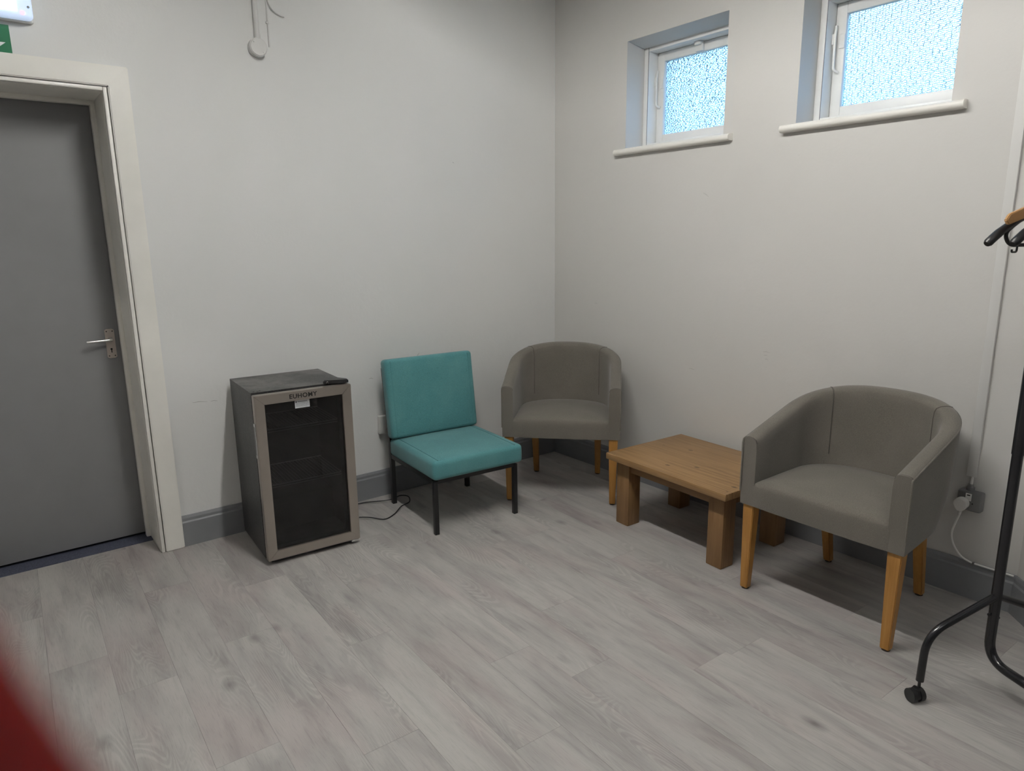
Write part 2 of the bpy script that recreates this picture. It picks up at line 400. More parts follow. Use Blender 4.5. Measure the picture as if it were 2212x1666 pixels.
while piv.x + k*PW < 0.25:
    x0 = piv.x + k*PW + GAP/2; x1 = x0 + PW - GAP
    yb = known.get(k, -1.0 - PL*((k*0.371) % 1.0))
    while yb < 0.3: yb += PL
    while yb > YR-0.3:
        q = [(x0, yb-PL+GAP), (x1, yb-PL+GAP), (x1, yb), (x0, yb)]
        q = [tuple((Rf @ Vector((a, b, 0)))[:2]) for a, b in q]
        door_row = q[0][0] > D0-0.02 and q[1][0] < D1+0.14
        for ax, val, less in ((0, XL, False), (0, WO, True), (1, YR, False)): q = clip(q, ax, val, less) if q else q
        top_ = q
        if q:
            q = clip(q, 1, 0.195 if door_row else WO, True)
            if door_row and q: q = clip(q, 0, D1, True) if max(p_[1] for p_ in q) > WO and max(p_[0] for p_ in q) > D1 and min(p_[1] for p_ in q) > -0.05 else q
        if q and len(q) >= 3:
            cx, cy = sum(p_[0] for p_ in q)/len(q), sum(p_[1] for p_ in q)/len(q)
            bm = B(); prism(bm, [(a-cx, b-cy) for a, b in q], -0.0035, 0.0)
            obj('plank', bm, 'grey_oak_vinyl', floor, loc=(cx, cy, 0))
        yb -= PL
    k += 1
bm = B(); box(bm, (D0, 0.195, -0.0035), (D1, WO+TH, 0.003))
tag(obj('carpet', bm, 'carpet_blue'), 'strip of dark blue carpet under the grey door', 'carpet')

# baseboards with a stepped cap
def base_profile(bm, a, b, nrm):
    a = Vector((a[0], a[1], 0)); b = Vector((b[0], b[1], 0)); nv = Vector((nrm[0], nrm[1], 0))
    prof = [(0.0, 0.0), (0.018, 0.0), (0.018, 0.128), (0.013, 0.136), (0.013, 0.150), (0.008, 0.163), (0.0, 0.163)]
    r1 = [bm.verts.new(a + nv*d + Vector((0, 0, z))) for d, z in prof]; r2 = [bm.verts.new(b + nv*d + Vector((0, 0, z))) for d, z in prof]
    for i in range(len(prof)): j = (i+1) % len(prof); bm.faces.new((r1[i], r1[j], r2[j], r2[i]))
    bm.faces.new(r1); bm.faces.new(r2[::-1])
bm = B(); base_profile(bm, (D1+0.105, WO), (WO, WO), (0, -1)); struct(obj('baseboard_left', bm, 'baseboard_grey'))
bm = B(); base_profile(bm, (WO, WO), (WO, -2.885), (-1, 0)); base_profile(bm, (WO, -2.878), (-0.19, -3.083), (-0.7071, 0.7071)); base_profile(bm, (-0.19, -3.083), (-0.19, YR), (-1, 0))
struct(obj('baseboard_right', bm, 'baseboard_grey'))

# ------------------------------------------------------------------ door
YD = 0.295
fr = struct(empty('trim_2', (D1, WO, 0)), 'cream painted door frame')
def fpart(name, lo, hi, bev=0.003, mat='gloss_cream'):
    bm = B(); box(bm, (lo[0]-D1, lo[1]-WO, lo[2]), (hi[0]-D1, hi[1]-WO, hi[2]), bev); return obj(name, bm, mat, fr, 40)
AW = 0.105
def arch(pts):
    bm = B(); prism(bm, [(x-D1, z) for x, z in pts], 0.0, 0.027, Matrix.Translation((0, -0.0, 0)) @ Matrix.Rotation(PI/2, 4, 'X'))
    bmesh.ops.bevel(bm, geom=bm.edges[:], offset=0.004, segments=2, affect='EDGES'); obj('architrave', bm, 'gloss_cream', fr, 40)
G_ = 0.017
arch([(D1+G_, 0), (D1+AW, 0), (D1+AW, DZ+AW), (D1+G_, DZ+G_)]); arch([(D0-G_, 0), (D0-G_, DZ+G_), (D0-AW, DZ+AW), (D0-AW, 0)])
arch([(D0-G_, DZ+G_), (D1+G_, DZ+G_), (D1+AW, DZ+AW), (D0-AW, DZ+AW)])
fpart('architrave_bead', (D1-0.004, -0.010, 0), (D1+0.0125, WO, DZ+0.0125), 0.004); fpart('architrave_bead', (D0-0.0125, -0.010, 0), (D0+0.004, WO, DZ+0.0125), 0.004); fpart('architrave_bead', (D0+0.004, -0.0095, DZ-0.004), (D1-0.004, WO, DZ+0.0125), 0.004)
fpart('jamb_lining', (D1-0.006, WO-0.002, 0), (D1+0.002, WO+TH, DZ), 0.001); fpart('jamb_lining', (D0-0.002, WO-0.002, 0), (D0+0.006, WO+TH, DZ), 0.001)
fpart('jamb_lining', (D0, WO-0.002, DZ-0.006), (D1, WO+TH, DZ+0.002), 0.001)
fpart('door_stop', (D1-0.026, YD-0.040, 0.0), (D1-0.005, YD-0.002, DZ-0.005), 0.004); fpart('door_stop', (D0+0.005, YD-0.040, 0.0), (D0+0.026, YD-0.002, DZ-0.005), 0.004)
fpart('door_stop', (D0+0.02, YD-0.040, DZ-0.026), (D1-0.02, YD-0.002, DZ-0.005), 0.004)
dr = struct(empty('door_1', (D1, YD, 0)), 'grey flush door with a steel lever handle')
bm = B(); box(bm, (D0-D1+0.008, 0, 0.018), (-0.008, 0.042, DZ-0.008), 0.002); obj('door_leaf', bm, 'door_grey', dr, 40)
hx, hz = -0.068, 1.052      # handle plate centre (local x, height)
bm = B()
pl = [(-0.021, -0.068), (-0.012, -0.074), (0.012, -0.074), (0.021, -0.068), (0.021, 0.068), (0.012, 0.074), (-0.012, 0.074), (-0.021, 0.068)]
prism(bm, pl, 0, 0.007, Matrix.Translation((hx, 0.0, hz)) @ Matrix.Rotation(PI/2, 4, 'X'))
plate = obj('handle_plate', bm, 'handle_steel', dr, 30)
for sx in (-1, 1):
    for sz in (-1, 1):
        bm = B(); disc(bm, (hx+sx*0.013, -0.0065, hz+sz*0.062), 0.0032, 0.0012, (0, -1, 0), 12); obj('screw', bm, 'ink_dark', plate)
bm = B(); disc(bm, (hx, -0.0065, hz-0.028), 0.0050, 0.001, (0, -1, 0), 14); box(bm, (hx-0.0022, -0.0075, hz-0.046), (hx+0.0022, -0.0065, hz-0.028)); obj('keyhole', bm, 'black_hole', plate)
bm = B(); disc(bm, (hx, -0.006, hz+0.022), 0.011, 0.022, (0, -1, 0), 18)
tube(bm, fillet([(hx+0.004, -0.020, hz+0.022), (hx+0.002, -0.046, hz+0.022), (hx-0.108, -0.048, hz+0.020)], 0.018), [0.0075]*8+[0.006], 12)
obj('lever', bm, 'lever_steel', dr, 40)

# ------------------------------------------------------------------ windows
def frame_mesh(x0, x1, ya, yb, za, zb, wd, bev=0.002, wb=None):
    wb = wd if wb is None else wb
    bm = B()
    box(bm, (x0, ya-wd, za), (x1, ya, zb), bev); box(bm, (x0, yb, za), (x1, yb+wd, zb), bev)
    box(bm, (x0, yb+wd-0.001, za), (x1, ya-wd+0.001, za+wb), bev); box(bm, (x0, yb+wd-0.001, zb-wd), (x1, ya-wd+0.001, zb), bev)
    return bm
def window(num, W, glass, label, catch):
    ya, yb, za, zb = W
    r = struct(empty('window_%d' % num, (WO, (ya+yb)/2, za)), label)
    T = Matrix.Translation((-WO, -(ya+yb)/2, -za))
    def put(name, bm, mat, par=r, sm=40):
        bmesh.ops.transform(bm, matrix=T, verts=bm.verts[:]); return obj(name, bm, mat, par, sm)
    put('window_frame', frame_mesh(0.165, 0.33, ya-0.0005, yb+0.0005, za, zb-0.008, 0.035), 'window_white')
    put('shade_gap_strip', frame_mesh(0.1640, 0.1660, ya-0.0325, yb+0.0325, za+0.003, zb-0.012, 0.003, 0.0, 0.001), 'ink_grey')  # dark strip painted in for the shade in the frame groove
    # plaster head drops slightly towards the frame
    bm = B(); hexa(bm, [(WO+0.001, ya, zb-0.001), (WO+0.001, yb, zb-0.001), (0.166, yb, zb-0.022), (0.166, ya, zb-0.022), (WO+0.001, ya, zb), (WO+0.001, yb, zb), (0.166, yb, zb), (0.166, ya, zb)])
    put('reveal_head', bm, 'wall_paint_warm_dimmed')
    s = put('sash', frame_mesh(0.245, 0.285, ya-0.037, yb+0.037, za+0.030, zb-0.044, 0.052, 0.004, 0.060), 'window_white')
    bm = B(); box(bm, (0.262, yb+0.085, za+0.085), (0.268, ya-0.085, zb-0.092))
    put('pane', bm, glass, s, None)
    # rounded nosing and board
    bm = B(); n_ = 10
    prof = [(0.166, za-0.002), (-0.012, za-0.002)] + [(-0.012-0.017*math.sin(PI*k_/n_), za-0.019+0.017*math.cos(PI*k_/n_)) for k_ in range(n_+1)] + [(WO, za-0.036), (WO, za-0.030), (0.166, za-0.030)]
    ends = (ya+0.062, yb-0.060)
    def ring(y, upto): return [bm.verts.new((min(x, WO) if upto else x, y, z)) for x, z in prof]
    pr = [(x, z) for x, z in prof if x <= WO+1e-6]
    pr = [(WO, za-0.002)] + pr
    r1 = [bm.verts.new((x, ends[0], z)) for x, z in pr]; r2 = [bm.verts.new((x, ends[1], z)) for x, z in pr]
    for i in range(len(pr)): j = (i+1) % len(pr); bm.faces.new((r1[i], r1[j], r2[j], r2[i]))
    bm.faces.new(r1); bm.faces.new(r2[::-1])
    box(bm, (WO, yb, za-0.001), (0.166, ya, za+0.004))
    put('window_sill', bm, 'gloss_cream', sm=50)
    # casement stay on the left stile, drawn as a painted arm with bracket and pin
    sy = ya-0.050; zc = za+0.385
    bm = B(); tube(bm, fillet([(0.238, sy+0.004, zc+0.075), (0.226, sy+0.002, zc+0.030), (0.226, sy, zc-0.125), (0.240, sy-0.018, zc-0.138)], 0.012), 0.0065, 8)
    box(bm, (0.222, sy+0.006, zc-0.01), (0.246, sy+0.026, zc+0.040), 0.004)
    tube(bm, [(0.236, sy+0.016, zc+0.0), (0.230, sy+0.003, zc-0.045)], 0.004, 6)
    st = put('stay', bm, 'window_white')
    bm = B(); box(bm, (0.238, sy-0.040, zc-0.03), (0.2455, sy-0.012, zc+0.035), 0.003); put('bracket', bm, 'window_white', st)
    for f_ in (0.16, 0.80):
        yh = ya + (yb-ya)*f_
        h = B(); tube(h, [(0.243, yh+0.022, za+0.032), (0.243, yh-0.022, za+0.032)], 0.005, 8); box(h, (0.2425, yh-0.020, za+0.034), (0.2455, yh+0.020, za+0.050), 0.001)
        hg = put('hinge', h, 'window_white', s)
    if catch:
        yc = ya + (yb-ya)*0.505
        bm = B(); box(bm, (0.222, yc-0.026, zb-0.096), (0.246, yc+0.026, zb-0.054), 0.008); box(bm, (0.206, yc-0.022, zb-0.064), (0.246, yc+0.022, zb-0.040), 0.006)
        put('catch', bm, 'window_white', r)
        yv = ya + (yb-ya)*0.80
        bm = B(); box(bm, (0.150, yv-0.024, za+0.003), (0.166, yv+0.024, za+0.030), 0.003); vn = put('trickle_vent', bm, 'white_plastic', r)
        for a_ in (-1, 1):
            for b_ in (0.012, 0.021):
                bm = B(); box(bm, (0.1492, yv+a_*0.011-0.008, za+b_-0.002), (0.1502, yv+a_*0.011+0.008, za+b_+0.002)); put('slot', bm, 'black_hole', vn)
    return r
window(1, W1, 'hammered_glass', 'small white window with hammered glass nearer the room corner', True)
window(2, W2, 'pebble_glass', 'small white window with pebbled glass above the grey armchair', False)

# small scuffs on the plaster
def scuff(wall, a, b, left):
    f = (lambda q: Vector((q[0], WO, q[1]))) if left else (lambda q: Vector((WO, q[0], q[1])))
    p0, p1 = f(a), f(b); mid = (p0+p1)/2 + Vector((0, 0, 0.003))
    bm = B(); tube(bm, [p0, mid, p1], [0.0006, 0.0013, 0.0006], 6); obj('scuff_mark', bm, 'scuff_grey', wall)
for a, b in (((-2.429, 0.749), (-2.358, 0.743)), ((-2.342, 0.743), (-2.308, 0.740)), ((-1.448, 0.742), (-1.421, 0.739)), ((-1.120, 0.833), (-1.099, 0.860)), ((-0.816, 2.005), (-0.803, 2.0))): scuff(wall_l, a, b, True)
for a, b in (((-1.221, 1.779), (-1.259, 1.757)), ((-1.649, 0.948), (-1.687, 0.947)), ((-1.656, 0.929), (-1.677, 0.929)), ((-1.663, 0.910), (-1.684, 0.908)), ((-1.176, 0.791), (-1.216, 0.788)), ((-0.385, 1.119), (-0.411, 1.118))): scuff(wall_r, a, b, False)

# ------------------------------------------------------------------ ceiling lamps (above the frame)
def ceiling_light(x, y0, y1, label, mat='tube_diffuser', wings=True):
    r = tag(empty('ceiling_light', (x, (y0+y1)/2, HC)), label, 'ceiling light', 'tube lights on the ceiling')
    L = abs(y1-y0)/2
    bm = B(); box(bm, (-0.055, -L, -0.045), (0.055, L, 0.0), 0.004); obj('housing', bm, 'white_plastic', r, 40)
    bm = B(); tube(bm, [(0, -L+0.02, -0.072), (0, L-0.02, -0.072)], 0.018, 20); obj('tube', bm, mat, r, 60)
    if wings:  # unseen wings, added to cut the tube's light on the upper right wall
        for s in (-1, 1):
            bm = B(); hexa(bm, [(s*0.030, -L, -0.046), (s*0.090, -L, -0.087), (s*0.092, -L, -0.085), (s*0.032, -L, -0.044), (s*0.030, L, -0.046), (s*0.090, L, -0.087), (s*0.092, L, -0.085), (s*0.032, L, -0.044)])
            obj('added_cutoff_wing', bm, 'white_plastic', r)
    for s in (-1, 1):
        bm = B(); box(bm, (-0.030, s*L-0.02, -0.095), (0.030, s*L+0.02, -0.0), 0.006); obj('end_cap', bm, 'white_plastic', r, 40)
ceiling_light(-2.02, -2.78, -1.25, 'tube ceiling light nearest the two small windows')
ceiling_light(-2.02, -5.2, -3.75, 'tube ceiling light behind the camera', 'tube_diffuser_dim')
ceiling_light(-5.35, -3.3, -1.8, 'tube ceiling light beyond the ceiling beam', 'tube_diffuser_warm', False)

# ------------------------------------------------------------------ emergency light, exit sign
r = tag(empty('emergency_light', (-3.06, WO, 2.505)), 'lit white emergency light box with red indicator above the grey door', 'light')
bm = B(); box(bm, (-0.185, -0.028, -0.062), (0.185, 0.0, 0.062), 0.010, 3); obj('base', bm, 'white_plastic', r, 40)
bm = B(); box(bm, (-0.182, -0.068, -0.060), (0.182, -0.026, 0.060), 0.020, 5); obj('cover', bm, 'emergency_cover', r, 60)
bm = B(); box(bm, (-0.150, -0.0705, -0.034), (0.128, -0.0675, 0.040), 0.001); obj('diffuser', bm, 'emergency_diffuser', r)
bm = B(); disc(bm, (0.146, -0.066, -0.037), 0.007, 0.004, (0, -1, 0), 14); obj('indicator', bm, 'led_red', r)
for z_ in (-0.012, 0.025):
    bm = B(); disc(bm, (0.166, -0.064, z_), 0.005, 0.005, (0.3, -1, 0), 10); obj('screw', bm, 'socket_grey', r)
r = tag(empty('exit_sign', (-3.115, WO, 2.372)), 'green exit sign with white arrow above the door frame', 'sign')
bm = B(); box(bm, (-0.15, -0.004, -0.057), (0.15, 0.0, 0.057), 0.001); obj('panel', bm, 'sign_green', r)
bm = B()
prism(bm, [(0.074, 0.040), (0.096, 0.040), (0.096, -0.012), (0.131, -0.012), (0.085, -0.050), (0.039, -0.012), (0.074, -0.012)], 0.004, 0.0055, Matrix.Rotation(PI/2, 4, 'X'))
obj('arrow', bm, 'sign_white', r)

# ------------------------------------------------------------------ conduit box, cable on the left wall
r = tag(empty('junction_box', (-1.953, WO, 2.486)), 'round painted conduit box with pipe running up the wall', 'junction box')
bm = B(); disc(bm, (0, 0, 0), 0.044, 0.034, (0, -1, 0), 40, 0.043); obj('body', bm, 'painted_conduit', r, 40)
bm = B(); disc(bm, (0, -0.034, 0), 0.041, 0.004, (0, -1, 0), 40, 0.039); ld = obj('lid', bm, 'painted_conduit', r, 40)
for a_ in (135, -45):
    bm = B(); disc(bm, (0.031*math.cos(math.radians(a_)), -0.037, 0.031*math.sin(math.radians(a_))), 0.004, 0.004, (0, -1, 0), 12); obj('screw', bm, 'painted_conduit', ld, 40)
bm = B(); tube(bm, [(0.004, -0.014, 0.038), (0.004, -0.014, 0.066)], 0.015, 16); tube(bm, [(0.004, -0.013, 0.06), (0.004, -0.013, HC-2.486)], 0.0125, 16); obj('conduit', bm, 'painted_conduit', r, 40)
bm = B(); tube(bm, [(0, -0.004, -0.20), (0, -0.004, 0.46)], 0.0042, 8)
r = tag(obj('wall_cable', bm, 'painted_conduit', None, 60, (-1.888, WO, 2.70)), 'thin painted cable running up the wall beside the round conduit box', 'cable')
bm = B(); box(bm, (-0.010, -0.008, -0.092), (0.006, 0, -0.082), 0.002); obj('clip', bm, 'painted_conduit', r, 40)
bm = B(); tube(bm, spline([(0.006, -0.006, 0.02), (0.016, -0.010, -0.012), (0.040, -0.012, -0.036), (0.068, -0.008, -0.046), (0.086, -0.003, -0.046)], 6), 0.0032, 8); obj('loose_end', bm, 'painted_conduit', r, 60)

# small white wall box behind the teal chair
r = tag(empty('wall_box', (-1.372, WO, 0.452)), 'small white wall box behind the teal chair', 'socket')
bm = B(); box(bm, (-0.038, -0.030, -0.055), (0.038, 0.0, 0.055), 0.004); obj('body', bm, 'white_plastic', r, 40)
bm = B(); box(bm, (-0.036, -0.036, -0.052), (0.036, -0.0302, 0.052), 0.003); obj('faceplate', bm, 'white_plastic', r, 40)

# ------------------------------------------------------------------ fridge
def fridge():
    Wd, Dp, Hh = 0.468, 0.482, 0.855
    r = tag(empty('drinks_fridge', (-2.279, -0.508, 0), math.radians(-3.4)), 'black glass-door drinks fridge with stainless frame standing by the door frame', 'fridge')
    bm = B(); t = 0.03
    box(bm, (0.002, 0.058, 0.022), (t, Dp, Hh)); box(bm, (Wd-t, 0.058, 0.022), (Wd-0.002, Dp, Hh)); box(bm, (t, 0.058, Hh-t), (Wd-t, Dp, Hh)); box(bm, (t, 0.058, 0.022), (Wd-t, Dp, 0.06)); box(bm, (t, Dp-t, 0.06), (Wd-t, Dp, Hh-t))
    cab = obj('cabinet', bm, 'fridge_black', r)
    bm = B(); box(bm, (t+0.001, 0.27, 0.0605), (Wd-t-0.001, Dp-t-0.001, 0.235), 0.01); obj('compressor_step', bm, 'fridge_liner', r, 40)
    for sx in (0.05, Wd-0.05):
        for sy in (0.09, Dp-0.05):
            bm = B(); disc(bm, (sx, sy, 0.0), 0.016, 0.024, (0, 0, 1), 16); obj('foot', bm, 'black_plastic', r)
    bm = B()
    for lo, hi in (((0.012, 0.045, 0.03), (0.032, 0.059, Hh-0.01)), ((Wd-0.032, 0.045, 0.03), (Wd-0.012, 0.059, Hh-0.01)), ((0.012, 0.045, Hh-0.03), (Wd-0.012, 0.059, Hh-0.01)), ((0.012, 0.045, 0.03), (Wd-0.012, 0.059, 0.05))): box(bm, lo, hi)
    obj('gasket', bm, 'black_plastic', r)
    for (x, y) in ((0.022, 0.085), (0.038, 0.074), (0.052, 0.092)):
        bm = B(); disc(bm, (x, y, Hh-0.0005), 0.0045, 0.0015, (0, 0, 1), 14); obj('screw_cap', bm, 'ink_dark', cab)
    # wire shelves
    for zz, y0 in ((0.655, 0.10), (0.372, 0.10)):
        bm = B(); x0, x1, y1 = t+0.006, Wd-t-0.006, Dp-t-0.02
        for yy in (y0, y1): tube(bm, [(x0, yy, zz), (x1, yy, zz)], 0.0028, 6)
        tube(bm, [(x0, y0, zz-0.012), (x1, y0, zz-0.012)], 0.0022, 6)
        for i in range(23):
            x = x0 + (x1-x0)*(i+0.5)/23; tube(bm, [(x, y0-0.001, zz-0.002), (x, y0, zz+0.0025), (x, y1, zz+0.0025)], 0.0014, 4)
        obj('wire_shelf', bm, 'wire_coating', r)
    # door
    fw_ = 0.046; zb, zt = 0.026, Hh-0.006
    bm = B()
    for lo, hi in (((0.004, 0.006, zb+0.003), (fw_-0.004, 0.045, zt-0.003)), ((Wd-fw_+0.004, 0.006, zb+0.003), (Wd-0.004, 0.045, zt-0.003)), ((fw_-0.004, 0.006, zt-fw_+0.004), (Wd-fw_+0.004, 0.045, zt-0.003)), ((fw_-0.004, 0.006, zb+0.003), (Wd-fw_+0.004, 0.045, zb+fw_-0.004))): box(bm, lo, hi)
    door = obj('door', bm, 'black_plastic', r)
    def rail(pts):
        bm = B(); prism(bm, pts, 0.0, 0.040, Matrix.Rotation(PI/2, 4, 'X') @ Matrix.Translation((0, 0, -0.040)))
        bmesh.ops.bevel(bm, geom=bm.edges[:], offset=0.0015, segments=2, affect='EDGES')
        obj('frame_rail', bm, 'brushed_steel', door, 40)
    g = 0.0004
    rail([(0+g, zt), (Wd-g, zt), (Wd-fw_-g, zt-fw_), (fw_+g, zt-fw_)]); rail([(0+g, zb), (fw_+g, zb+fw_), (Wd-fw_-g, zb+fw_), (Wd-g, zb)])
    rail([(0, zb+g), (0, zt-g), (fw_, zt-fw_-g), (fw_, zb+fw_+g)]); rail([(Wd, zb+g), (Wd-fw_, zb+fw_+g), (Wd-fw_, zt-fw_-g), (Wd, zt-g)])
    bm = B(); box(bm, (fw_-0.002, 0.012, zb+fw_-0.002), (Wd-fw_+0.002, 0.017, zt-fw_+0.002)); obj('pane', bm, 'dark_glass', door)
    bm = B(); iw = fw_+0.022   # dark inner border printed round the glass
    for lo, hi in (((fw_, 0.030, zb+fw_), (fw_+0.010, 0.044, zt-fw_)), ((Wd-fw_-0.018, 0.030, zb+fw_), (Wd-fw_, 0.044, zt-fw_)), ((fw_, 0.030, zt-fw_-0.012), (Wd-fw_, 0.044, zt-fw_)), ((fw_, 0.030, zb+fw_), (Wd-fw_, 0.044, zb+fw_+0.014))): box(bm, lo, hi)
    obj('inner_border', bm, 'black_plastic', door)
    bm = B(); box(bm, (-0.004, 0.012, 0.545), (0.001, 0.036, 0.715), 0.0015); hd = obj('handle', bm, 'bright_chrome', door, 40)
    bm = B(); box(bm, (-0.0048, 0.017, 0.562), (-0.0035, 0.031, 0.700), 0.0004); obj('finger_slot', bm, 'socket_grey', hd)
    # logo lettering
    cu = bpy.data.curves.new('logo', 'FONT'); cu.body = 'EUHOMY'; cu.size = 0.030; cu.extrude = 0.0005; cu.align_x = 'CENTER'; cu.space_character = 1.12; cu.offset = 0.0006
    to = bpy.data.objects.new('tmp', cu); COL.objects.link(to)
    bpy.context.view_layer.update()
    me = bpy.data.meshes.new_from_object(to.evaluated_get(bpy.context.evaluated_depsgraph_get())); bpy.data.objects.remove(to); 
    lg = mobj('logo', me, 'ink_dark', door, None, (Wd/2-0.006, -0.0006, zt-0.033), (PI/2, 0, 0))
    bm = B(); box(bm, (Wd/2-0.0412, -0.0014, zt-0.0215), (Wd/2-0.0285, -0.0006, zt-0.0197)); obj('logo_bar', bm, 'ink_dark', door)
    # paper label on the glass
    bm = B(); box(bm, (Wd/2-0.045, 0.0110, zt-fw_-0.040), (Wd/2+0.026, 0.0119, zt-fw_-0.001)); lb = obj('sticker', bm, 'label_paper', door)
    bm = B(); disc(bm, (Wd/2-0.0385, 0.0109, zt-fw_-0.0095), 0.0034, 0.0005, (0, -1, 0), 14); obj('printed_symbol', bm, 'ink_dark', lb)
    bm = B(); box(bm, (Wd/2-0.031, 0.0104, zt-fw_-0.0108), (Wd/2+0.015, 0.0109, zt-fw_-0.0078)); obj('printed_heading', bm, 'ink_grey', lb)
    for i in range(5):
        bm = B(); z_ = zt-fw_-0.0165-i*0.0040
        xx = Wd/2-0.040
        while xx < Wd/2+0.020:
            l_ = random.uniform(0.004, 0.010); box(bm, (xx, 0.0104, z_), (min(xx+l_, Wd/2+0.022), 0.0109, z_+0.0014)); xx += l_+0.0018
        obj('printed_line', bm, 'ink_grey', lb)
    # hinge cover, pin, lower hinge
    bm = B(); prism(bm, [(Wd-0.118, 0.050), (Wd-0.118, 0.062), (Wd-0.072, 0.105), (Wd-0.036, 0.105), (Wd-0.002, 0.045), (Wd-0.004, 0.018), (Wd-0.020, 0.014)], Hh, Hh+0.017)
    bmesh.ops.bevel(bm, geom=[e_ for e_ in bm.edges if all(v.co.z > Hh+0.01 for v in e_.verts)], offset=0.004, segments=2, affect='EDGES')
    obj('hinge_cover', bm, 'black_plastic', r, 40)
    bm = B(); tube(bm, spline([(Wd-0.098, 0.046, Hh-0.004), (Wd-0.100, 0.040, Hh+0.010), (Wd-0.106, 0.040, Hh+0.010), (Wd-0.108, 0.046, Hh-0.004)], 5), 0.0016, 6); obj('hinge_clip', bm, 'bright_chrome', r, 60)
    bm = B(); box(bm, (Wd-0.045, 0.004, 0.012), (Wd-0.006, 0.050, 0.0245), 0.002); obj('lower_hinge', bm, 'bright_chrome', r, 40)
    bm = B(); box(bm, (0.02, 0.030, 0.008), (Wd-0.01, 0.060, 0.024)); obj('plinth', bm, 'black_plastic', r)
fridge()
bm = B(); rc = 0.0036
tube(bm, spline([(-1.765, -0.062, 0.030), (-1.68, -0.050, 0.012), (-1.56, -0.050, rc+0.004), (-1.47, -0.112, rc+0.012), (-1.405, -0.128, 0.016), (-1.345, -0.110, 0.018), (-1.312, -0.150, 0.016), (-1.345, -0.222, 0.012), (-1.420, -0.262, 0.016), (-1.500, -0.320, rc+0.002), (-1.575, -0.345, rc), (-1.640, -0.290, 0.014), (-1.70, -0.262, 0.02), (-1.762, -0.262, 0.022)], 8), rc, 8)
tag(obj('power_cable', bm, 'black_plastic', None, 60), 'black power cable looping on the floor between the drinks fridge and the teal chair', 'cable')

# ------------------------------------------------------------------ teal chair
def cushion(name, lo, hi, mat, parent, crown=0.012, bev=0.022, rot=None, loc=None):
    bm = B(); nx, ny = 14, 14
    cx, cy, cz = [(a+b)/2 for a, b in zip(lo, hi)]
    box(bm, lo, hi, bev, 4)
    bmesh.ops.subdivide_edges(bm, edges=[e_ for e_ in bm.edges if e_.calc_length() > 0.15], cuts=6, use_grid_fill=True)
    hx_, hy_ = (hi[0]-lo[0])/2, (hi[1]-lo[1])/2
    for v in bm.verts:
        a, b_ = (v.co.x-cx)/hx_, (v.co.y-cy)/hy_
        s = max(0, 1-a*a)*max(0, 1-b_*b_)
        if v.co.z > cz: v.co.z += crown*s
        # soft, slightly waisted corners
        v.co.x += -0.004*a*max(0, 1-((v.co.z-cz)/((hi[2]-lo[2])/2))**2)*0.0
    return obj(name, bm, mat, parent, 60, loc, rot)
def teal_chair():
    r = tag(empty('easy_chair', (-1.461, -0.712, 0), math.radians(-4.0)), 'teal fabric armless chair with black metal legs beside the drinks fridge', 'chair')
    Wc, Dc, q = 0.530, 0.572, 0.025
    for x in (0, Wc-q):
        bm = B(); box(bm, (x, 0, 0), (x+q, q, 0.300), 0.002); obj('leg', bm, 'black_metal', r, 40)
        bm = B(); hexa(bm, [(x, Dc-q, 0.0), (x+q, Dc-q, 0.0), (x+q, Dc, 0.0), (x, Dc, 0.0), (x, Dc-q, 0.36), (x+q, Dc-q, 0.36), (x+q, Dc, 0.36), (x, Dc, 0.36)]); obj('leg', bm, 'black_metal', r)
        bm = B(); hexa(bm, [(x, Dc-q, 0.36), (x+q, Dc-q, 0.36), (x+q, Dc, 0.36), (x, Dc, 0.36), (x, Dc+0.060-0.018, 0.815), (x+q, Dc+0.060-0.018, 0.815), (x+q, Dc+0.060, 0.815), (x, Dc+0.060, 0.815)]); obj('back_post', bm, 'black_metal', r)
        bm = B(); box(bm, (x+0.002, q, 0.285), (x+q-0.002, Dc-q, 0.310), 0.001); obj('side_rail', bm, 'black_metal', r)
    bm = B(); box(bm, (q, 0.001, 0.285), (Wc-q, q-0.001, 0.310), 0.001); obj('front_rail', bm, 'black_metal', r)
    bm = B(); box(bm, (q, Dc-q, 0.285), (Wc-q, Dc-0.001, 0.310), 0.001); obj('back_rail', bm, 'black_metal', r)
    bm = B(); box(bm, (q, Dc+0.010, 0.62), (Wc-q, Dc+0.030, 0.66), 0.001); obj('back_rail', bm, 'black_metal', r)
    seat = cushion('seat', (-0.012, -0.028, 0.311), (Wc+0.022, 0.535, 0.417), 'teal_fabric', r, 0.010, 0.024)
    for x in (0.024, Wc-0.024):
        bm = B(); tube(bm, [(x, y_/10*0.50-0.012, 0.4172+0.010*max(0, 1-((x-Wc/2)/(Wc/2+0.013))**2)*max(0, 1-((y_/10*0.50-0.012-0.2535)/0.2815)**2)) for y_ in range(0, 11)], 0.0018, 6)
        obj('seam', bm, 'seam_teal', seat, 60)
    # backrest leans with the posts
    lean = math.atan2(0.060, 0.455)
    br = cushion('backrest', (-Wc/2-0.022, 0.0, -0.036), (Wc/2+0.022, 0.462, 0.040), 'teal_fabric', r, 0.010, 0.022, rot=(PI/2-lean, 0, 0), loc=(Wc/2, Dc-0.073, 0.418))
    for x in (-Wc/2+0.012, Wc/2-0.012):
        bm = B(); tube(bm, [(x, 0.012, 0.0400), (x, 0.20, 0.0408), (x, 0.45, 0.0400)], 0.0018, 6)
        obj('seam', bm, 'seam_teal', br, 60)
teal_chair()

